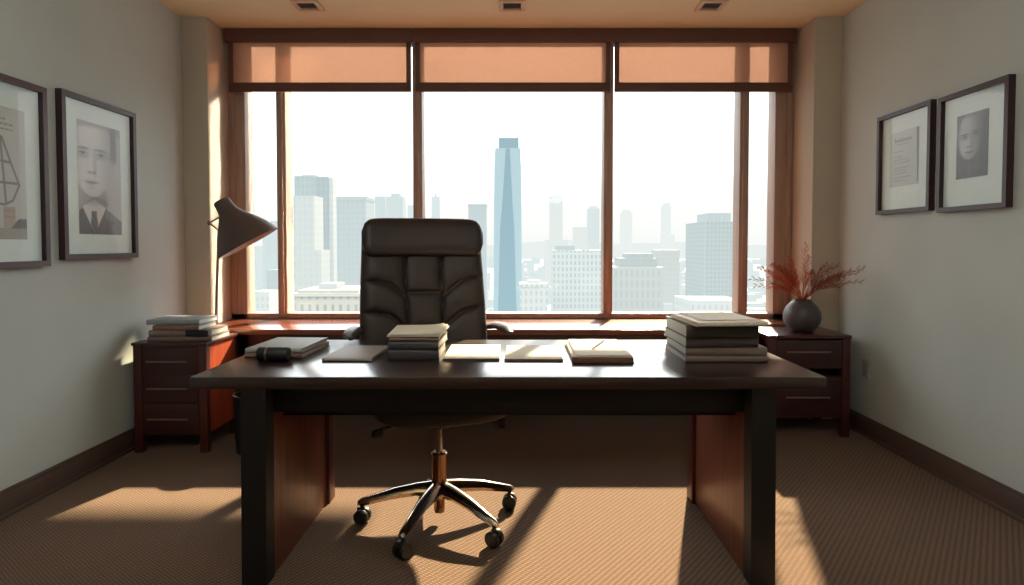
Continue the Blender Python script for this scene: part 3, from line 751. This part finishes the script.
def diagram_print(u, v):
    a = 1.55; vv = v*a
    g = .74 + .03*v + 0*u; ink = np.zeros_like(u)
    for v0, e0, e1 in ((.905, .15, .70), (.868, .15, .82), (.83, .15, .80)):
        ink = np.maximum(ink, (.40+.2*np.sin(u*90+v0*50))*sst(e0-.01, e0, u)*sst(e1+.03, e1, u)*sst(v0-.007, v0-.002, v)*sst(v0+.012, v0+.005, v))
    K = [(.62, 1.195), (.66, 1.19), (.78, .91), (.90, .65), (.80, .46), (.68, .405), (.56, .42), (.38, .62), (.48, .90)]
    L = list(zip(K, K[1:]+K[:1])) + [((.64, 1.18), (.70, .42)), ((.45, .93), (.775, .905)), ((.40, .66), (.895, .665))]
    for p, q in L: ink = np.maximum(ink, .62*seg_line(u, vv, p, q, .020))
    g = g*(1-ink*.55)
    c = np.stack([g*.965, g, g*.985], -1)
    def put(c, m, col): return c*(1-m[..., None]) + np.array(col)*m[..., None]
    c = put(c, sst(.655, .665, u)*sst(.835, .825, u)*sst(.085, .09, v)*sst(.25, .245, v), [.66, .61, .57])
    c = put(c, .3*sst(.655, .665, u)*sst(.835, .825, u)*(sst(.012, .004, np.abs(v-.17))+sst(.012, .004, np.abs(v-.215))), [.5, .47, .44])
    c = put(c, sst(.088, .083, v), [.60, .60, .58])
    c = put(c, sst(.0, .01, .088+.075*sst(.74, .90, u)-v)*sst(.08, .086, v)*sst(.74, .78, u), [.38, .40, .40])
    return c

def picture(label, cat_, loc, rot, w, h, fw, pu, pv, fn, nx, nz, depth=.034):
    """local: x right, z up, wall plane y=0, picture face towards -Y. pu/pv: print extents as fractions"""
    t = thing('picture_frame', label, 'framed picture', loc, rot, None)
    f = M(); X = w/2
    for poly in ([(-X, 0), (X, 0), (X-fw, fw), (-X+fw, fw)], [(-X, h), (-X+fw, h-fw), (X-fw, h-fw), (X, h)],
                 [(-X, 0), (-X+fw, fw), (-X+fw, h-fw), (-X, h)], [(X, 0), (X, h), (X-fw, h-fw), (X-fw, fw)]):
        f.prism(poly, -depth, 0)
    f.build('frame', 'pic_frame', t)
    M().box((-X+fw*.6, -.010, fw*.6), (X-fw*.6, -.002, h-fw*.6)).build('mat_board', 'mat', t)
    x0, x1, z0, z1 = -X+pu[0]*w, -X+pu[1]*w, pv[0]*h, pv[1]*h
    us, vs = np.linspace(0, 1, nx+1), np.linspace(0, 1, nz+1); U, V = np.meshgrid(us, vs)
    C = np.clip(fn(U, V), 0, 1)
    C = np.where(C <= .04045, C/12.92, ((C+.055)/1.055)**2.4)
    verts = [(x0+(x1-x0)*a, -.0115, z0+(z1-z0)*b_) for b_ in vs for a in us]
    faces = [(j*(nx+1)+i, j*(nx+1)+i+1, (j+1)*(nx+1)+i+1, (j+1)*(nx+1)+i) for j in range(nz) for i in range(nx)]
    me = bpy.data.meshes.new('print'); me.from_pydata(verts, [], faces)
    at = me.color_attributes.new('Col', 'FLOAT_COLOR', 'POINT')
    at.data.foreach_set('color', np.concatenate([C.reshape(-1, 3), np.ones(((nx+1)*(nz+1), 1))], 1).astype(np.float32).ravel())
    me.materials.append(M_['print']); me.update()
    po = bpy.data.objects.new('print', me); COL.objects.link(po); po.parent = t
    M().quad([(-X+fw*.9, -.022, fw*.9), (X-fw*.9, -.022, fw*.9), (X-fw*.9, -.022, h-fw*.9), (-X+fw*.9, -.022, h-fw*.9)]).build('glazing', 'pic_glass', t)
    return t
picture('framed sketch of a faceted shape with text lines, nearest on left wall', '', (XL, 2.765, 1.135), PI/2, .62, .875, .028, (.18, .81), (.15, .84), diagram_print, 110, 170)
picture('framed portrait of a man in suit and tie on left wall', '', (XL, 3.481, 1.164), PI/2, .615, .872, .028, (.225, .80), (.155, .855), portrait_suit, 110, 180)
picture('framed printed document with heading on right wall, beside the dark portrait', '', (XR, 3.637, 1.428), -PI/2, .50, .602, .024, (.22, .75), (.265, .80), document_print, 110, 140)
picture('framed dark grey portrait of a face, nearest on right wall', '', (XR, 3.090, 1.413), -PI/2, .475, .606, .024, (.245, .70), (.27, .80), portrait_dark, 100, 140)

# ------------------------------------------------------------------ city outside
G0 = -70.0
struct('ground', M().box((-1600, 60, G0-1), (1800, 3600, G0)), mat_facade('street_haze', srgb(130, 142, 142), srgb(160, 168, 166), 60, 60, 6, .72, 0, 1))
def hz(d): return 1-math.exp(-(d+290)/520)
FOOT = [(-20, 6, 478, 504)]
def building(name, label, parts, group=None, cat='building'):
    """parts: (part name, x0, x1, y0, y1, z0, z1, material)"""
    for p in parts: FOOT.append(p[1:5])
    p0 = parts[0]; o = ((p0[1]+p0[2])/2, (p0[3]+p0[4])/2, G0)
    t = thing(name, label, cat, o, 0, group)
    for nm, x0, x1, y0, y1, z0, z1, mt in parts:
        M().box((x0, y0, z0), (x1, y1, z1)).build(nm, mt, t, o)
    return t
def fac(name, wall, glass, d, sx=3, sz=3.5, mo=.4, top=60, k=1.0, **kw):
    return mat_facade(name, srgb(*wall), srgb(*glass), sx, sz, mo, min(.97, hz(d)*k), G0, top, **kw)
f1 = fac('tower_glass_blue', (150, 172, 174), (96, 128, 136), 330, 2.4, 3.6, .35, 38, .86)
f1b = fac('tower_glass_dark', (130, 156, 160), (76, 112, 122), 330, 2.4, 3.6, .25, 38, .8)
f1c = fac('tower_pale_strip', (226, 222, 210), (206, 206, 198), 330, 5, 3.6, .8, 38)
f2 = fac('slab_beige', (214, 208, 196), (180, 182, 176), 300, 2.6, 3.4, .7, 25)
building('office_tower', 'wide blue glass tower rising tallest behind the lamp, left window bay',
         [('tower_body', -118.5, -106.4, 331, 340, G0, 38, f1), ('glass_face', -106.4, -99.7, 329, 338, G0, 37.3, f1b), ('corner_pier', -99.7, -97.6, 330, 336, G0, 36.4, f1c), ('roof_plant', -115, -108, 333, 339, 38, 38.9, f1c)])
building('apartment_slab', 'pale beige slab building in front of the wide blue glass tower',
         [('tower_body', -107.9, -97.9, 300, 314, G0, 25, f2), ('lower_wing', -97.9, -94.8, 300, 314, G0, -1.2, f2)])
f3 = fac('office_blue_grey', (150, 168, 170), (108, 134, 140), 420, 3.2, 3.8, .5, 34, .9)
building('office_block', 'flat-topped blue grey office block left of the leather chair',
         [('tower_body', -122.2, -102.1, 420, 445, G0, 33, f3), ('roof_parapet', -122.6, -101.7, 419.6, 445.4, 31.6, 33.9, fac('parapet_grey', (130, 148, 150), (118, 138, 142), 420, 9, 9, .5, 34))])
f4 = fac('cream_stone', (226, 214, 190), (150, 150, 140), 200, 2.5, 4.4, .85, -13, .62)
f4b = fac('cream_cornice', (236, 228, 208), (220, 210, 190), 200, 12, 5, .3, -13, .6)
building('stone_hall', 'low cream stone building with cornice and windows, bottom of left bay',
         [('wall', -72.0, -50.6, 200, 226, G0, -15.4, f4), ('cornice', -72.6, -50.0, 199.4, 226.6, -15.4, -14.4, f4b), ('attic', -71.2, -51.4, 201, 225, -14.4, -13.4, f4b), ('roof_block', -66, -60, 206, 216, -13.4, -11.6, f2)])
f5 = fac('hazy_grey_a', (176, 190, 192), (140, 162, 168), 700, 4, 4, .6, 57, .92)
building('apartment_tower', 'hazy narrow tower, left of a close pair above the chair', [('tower_body', -160, -148.8, 700, 716, G0, 55.9, f5)])
building('apartment_tower', 'hazy stepped tower, right of a close pair above the chair', [('tower_body', -145, -126.8, 690, 708, G0, 55, f5), ('crown', -140, -131, 692, 704, 55, 58.6, f5)])
f6 = fac('hazy_grey_b', (196, 206, 206), (172, 188, 190), 1000, 5, 5, .8, 70)
building('apartment_tower', 'faint hazy tower just left of the second window mullion', [('tower_body', -158.4, -149.8, 900, 914, G0, 58.7, f6)])
building('apartment_tower', 'faint slim tower just right of the second window mullion', [('tower_body', -151, -138, 1100, 1116, G0, 87, f6), ('mast', -146, -143, 1104, 1108, 87, 92, f6)])
f7 = fac('steel_blue', (138, 160, 168), (104, 134, 146), 560, 3, 4, .4, 38, .86)
building('office_tower', 'blue grey tower between the leather chair and the tapered skyscraper', [('tower_body', -43.9, -27.8, 560, 578, G0, 37, f7), ('roof_parapet', -44.3, -27.4, 559.6, 578.4, 36, 38, f7)])
# tapered landmark tower
f8 = fac('landmark_glass', (132, 172, 188), (106, 152, 172), 480, 2.2, 3.3, .16, 84, .86, air=(.66, .84, .88, 1), hk=.5)
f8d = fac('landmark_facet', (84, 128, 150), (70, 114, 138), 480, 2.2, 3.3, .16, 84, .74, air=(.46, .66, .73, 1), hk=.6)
o = (-7.2, 492, G0)
t = thing('skyscraper', 'tallest tapered blue glass skyscraper in the middle window bay', 'skyscraper', o)
def ring(x0, x1, y0, y1, z): return [(x0, y0, z), (x1, y0, z), (x1, y1, z), (x0, y1, z)]
M().ring_loft([ring(-18.4, 4.0, 480, 502, G0), ring(-17.6, 3.2, 480.6, 501, 60), ring(-16.9, 2.6, 481, 500.5, 76)]).build('tower_body', f8, t, o, sharp=10)
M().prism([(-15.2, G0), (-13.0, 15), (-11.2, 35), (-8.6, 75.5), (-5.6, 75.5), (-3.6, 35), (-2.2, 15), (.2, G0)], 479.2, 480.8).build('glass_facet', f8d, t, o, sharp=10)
M().box((-14.1, 483, 75.5), (1.4, 498, 84.2)).build('crown', f8d, t, o)
f9 = fac('hazy_pale', (206, 206, 202), (188, 192, 192), 900, 4, 4, .9, 73, 1.0, air=(.85, .90, .88, 1))
building('apartment_tower', 'hazy slim pale tower right of the tapered skyscraper', [('tower_body', 47.5, 66.2, 900, 918, G0, 71, f9), ('crown', 52, 63, 902, 914, 71, 75, f9), ('lower_wing', 41, 72, 880, 899, G0, 8.3, f9)])
building('apartment_block', 'hazy lower block left of the right mullion', [('tower_body', 91.5, 113.9, 1000, 1020, G0, 30, f9)])
building('apartment_tower', 'hazy grey tower touching the third window mullion', [('tower_body', 114.5, 132.9, 1000, 1018, G0, 60, fac('hazy_mid', (178, 188, 188), (158, 172, 174), 900, 4, 4, .7, 62)), ('crown', 118, 129, 1002, 1014, 60, 64, f9)])
f10 = fac('white_grid', (228, 230, 224), (132, 158, 164), 260, 1.75, 2.6, .55, 0, .8)
building('office_block', 'white gridded office block with blue windows, beside the third mullion', [('wall', 15.4, 36.2, 260, 280, G0, -1.0, f10), ('roof_plant', 16.6, 24.6, 264, 274, -1, .9, f7), ('roof_hut', 28, 31, 264, 270, -1, .4, f9)])
f11 = fac('white_low', (236, 232, 222), (176, 186, 184), 240, 2, 3, .7, -13, .8)
building('low_block', 'low white block with bright roof at the foot of the tapered skyscraper', [('wall', 1.2, 11.8, 240, 252, G0, -14.4, f11), ('parapet', .9, 12.1, 239.7, 252.3, -15, -13.8, f11), ('roof_hut', 4, 9, 244, 250, -13.8, -12.8, f11)])
f12 = fac('very_faint', (214, 218, 216), (208, 212, 212), 1700, 8, 8, 1.5, 110, 1.0, air=(.88, .93, .92, 1))
building('apartment_tower', 'faintest round-topped tower in the right bay, near the mullion', [('tower_body', 285.8, 315.8, 1700, 1725, G0, 90, f12), ('crown', 291, 311, 1702, 1720, 90, 97, f12)])
building('apartment_tower', 'faint tall thin tower in the middle of the right bay', [('tower_body', 398.5, 422, 1700, 1722, G0, 108, f12), ('crown', 402, 419, 1702, 1718, 108, 116, f12), ('lower_wing', 392, 430, 1690, 1700, G0, 30, f12)])
f13 = fac('old_block', (198, 192, 178), (150, 154, 148), 320, 2.6, 5, .8, -2, .86)
f13r = fac('old_roof', (140, 146, 142), (122, 132, 130), 330, 3, 2.4, .4, -2, .9)
building('stone_block', 'broad beige block with grey stepped roof, lower right window bay', [('wall', 47, 71, 300, 322, G0, -9.5, f13), ('roof_storey', 50.5, 68.5, 303, 320, -9.5, -5.2, f13r), ('roof_top', 54, 67, 305, 318, -5.2, -3, f13r)])
f14 = fac('dark_office', (186, 196, 194), (92, 116, 122), 240, 6, 1.75, .42, 12, .66)
f14b = fac('dark_office_grid', (168, 180, 178), (110, 132, 136), 240, 1.5, 1.75, .42, 12, .72)
building('office_block', 'dark banded office block with raised roof, right end of right bay',
         [('tower_body', 72.6, 85.4, 240, 267, G0, 10.3, f14b), ('roof_storey', 74.2, 83.0, 241, 256, 10.3, 13.6, f7), ('podium', 60.5, 80, 216, 238, G0, -18.2, f11)])
building('low_block', 'hazy flat block behind the dark banded office block', [('wall', 134.2, 157.4, 600, 620, G0, -3.6, f13)])
building('office_tower', 'hazy grey block behind the lamp shade, narrow left pane', [('tower_body', -246, -228.6, 600, 618, G0, 21.4, f5), ('roof_plant', -240, -233, 604, 612, 21.4, 24.5, f5)])
building('office_block', 'hazy lower block at the far left edge of the narrow left pane', [('tower_body', -301, -285, 700, 720, G0, 0, f6)])
building('low_block', 'low pale block at the bottom of the narrow left pane', [('wall', -107.5, -100.2, 250, 262, G0, -17.7, f11)])
building('office_block', 'grey mid-rise block low in the narrow left pane', [('wall', -141.5, -133, 350, 366, G0, -12.8, f3)])
# the rest of the city: a carpet of roofs nobody could count
rs = random.Random(21)
for nm, d0, d1, n, kk in (('near', 330, 620, 110, .9), ('mid', 620, 1200, 170, 1.0), ('far', 1200, 2600, 200, 1.0)):
    m = M()
    for _ in range(n):
        y = rs.uniform(d0, d1); x = rs.uniform(-.47, .47)*y; w, dd = rs.uniform(8, 26)*(y/700)**.4, rs.uniform(8, 20)
        h = rs.uniform(5, 22) * (1.25 if nm == 'far' else 1)
        if nm == 'near' and (-.03 < x/y < .02): h *= .6
        if any(x-w/2 < b_+2 and x+w/2 > a_-2 and y < d_+2 and y+dd > c_-2 for a_, b_, c_, d_ in FOOT): continue
        m.box((x-w/2, y, G0), (x+w/2, y+dd, G0+h))
        if rs.random() < .5: m.box((x-w*.2, y+2, G0+h), (x+w*.15, y+dd*.6, G0+h+rs.uniform(1.5, 3.5)))
    ob = m.build('city_rooftops', fac('rooftops_'+nm, (222, 216, 204), (160, 172, 170), (d0+d1)/2, 3.5, 3.4, .8, G0+40, kk), None)
    ob.location = (0, 0, 0); ob['kind'] = 'stuff'
    tag(ob, {'near': 'nearest low rooftops of the hazy city below the window', 'mid': 'middle distance low rooftops of the hazy city', 'far': 'farthest pale rooftops of the city towards the horizon'}[nm], 'rooftops')
# hills on the horizon
m = M(); top = []
for i in range(61):
    x = -1500 + 3400*i/60; top.append((x, -6 + 34*math.exp(-((x-230)/240)**2) + 22*math.exp(-((x-860)/330)**2) + 16*math.exp(-((x+500)/300)**2) + 3*math.sin(i*1.7)))
m.prism([(1900, G0), (-1500, G0)] + top, 3300, 3420)
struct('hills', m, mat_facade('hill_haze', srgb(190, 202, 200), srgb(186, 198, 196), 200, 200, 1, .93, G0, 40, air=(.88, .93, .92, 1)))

# ------------------------------------------------------------------ light
w = bpy.data.worlds.new('sky'); SC.world = w; w.use_nodes = True; nt = w.node_tree; nt.nodes.clear()
out = nt.nodes.new('ShaderNodeOutputWorld'); bg = nt.nodes.new('ShaderNodeBackground')
tc = nt.nodes.new('ShaderNodeTexCoord'); sp = nt.nodes.new('ShaderNodeSeparateXYZ'); rp = nt.nodes.new('ShaderNodeValToRGB')
nt.links.new(tc.outputs['Generated'], sp.inputs[0]); nt.links.new(sp.outputs['Z'], rp.inputs[0])
e = rp.color_ramp.elements
e[0].position = 0.0; e[0].color = (1.0, 1.0, .985, 1); e[1].position = 1.0; e[1].color = (6.0, 6.6, 7.0, 1)
for p, c in ((.06, (1.08, 1.08, 1.04, 1)), (.25, (3.2, 3.35, 3.4, 1)), (.5, (6.0, 6.4, 6.5, 1))):
    q = e.new(p); q.color = c
nt.links.new(rp.outputs[0], bg.inputs['Color']); bg.inputs['Strength'].default_value = 1.0
nt.links.new(bg.outputs[0], out.inputs[0])

sd = bpy.data.lights.new('sun', 'SUN'); sd.energy = 24.0; sd.angle = math.radians(1.2); sd.color = (1.0, .80, .50)
so = bpy.data.objects.new('sun', sd); COL.objects.link(so)
so.rotation_euler = Vector((-.32, -1.0, -.70)).to_track_quat('-Z', 'Y').to_euler(); so.location = (4, 12, 9)
def area(name, loc, direction, sx, sy, power, col):
    l = bpy.data.lights.new(name, 'AREA'); l.shape = 'RECTANGLE'; l.size = sx; l.size_y = sy; l.energy = power; l.color = col
    o = bpy.data.objects.new(name, l); COL.objects.link(o); o.location = loc
    o.rotation_euler = Vector(direction).to_track_quat('-Z', 'Y').to_euler(); return o
area('ceiling_fill', (0, -.4, 2.1), (0, -.04, 1), 3.0, .3, 46, (1, .86, .68))  # added warm fill behind the camera, brightens ceiling and upper walls
gl_ = area('pilaster_fill_beam', Vector((-2.165, 4.60, 1.45)) + Vector((3, 1, .6))*.75, (-3, -1, -.6), .36, 2.2, 9, (1, .86, .62))  # added outdoor beam, stands in for reflected sun on the left pilaster
gl_.data.spread = math.radians(1.5)
area('wall_fill', (-1.0, 1.6, 2.74), (-1, .75, -.75), .25, 2.2, 16, (.80, .93, 1))  # added cool fill out of view, brightens the left wall
area('wall_fill', (.95, 1.6, 2.74), (1, .75, -.75), .25, 2.2, 13, (.80, .93, 1))  # added fill, same for the right wall
pl = bpy.data.lights.new('window_portal', 'AREA'); pl.shape = 'RECTANGLE'; pl.size = 4.2; pl.size_y = 2.1; pl.cycles.is_portal = True
po = bpy.data.objects.new('window_portal', pl); COL.objects.link(po); po.location = (-.04, 4.9, 1.74); po.rotation_euler = (-PI/2, 0, 0)

# ------------------------------------------------------------------ camera
cam = bpy.data.cameras.new('camera'); co = bpy.data.objects.new('camera', cam); COL.objects.link(co)
pitch = math.radians(1.9)
co.location = (0, 0, 1.24); co.rotation_euler = (PI/2 - pitch, 0, 0)
cam.sensor_width = 36; cam.lens = 36*620/1024; cam.shift_x = -5/1024; cam.shift_y = -(47.5 - 620*math.tan(pitch))/1024; cam.clip_end = 6000; cam.clip_start = .05
SC.camera = co
SC.view_settings.view_transform = 'Standard'
SC.view_settings.look = 'None'
SC.cycles.max_bounces = 10; SC.cycles.diffuse_bounces = 6; SC.cycles.transparent_max_bounces = 16
SC.cycles.caustics_reflective = False; SC.cycles.caustics_refractive = False
SC.cycles.use_denoising = True; SC.cycles.sample_clamp_indirect = 6
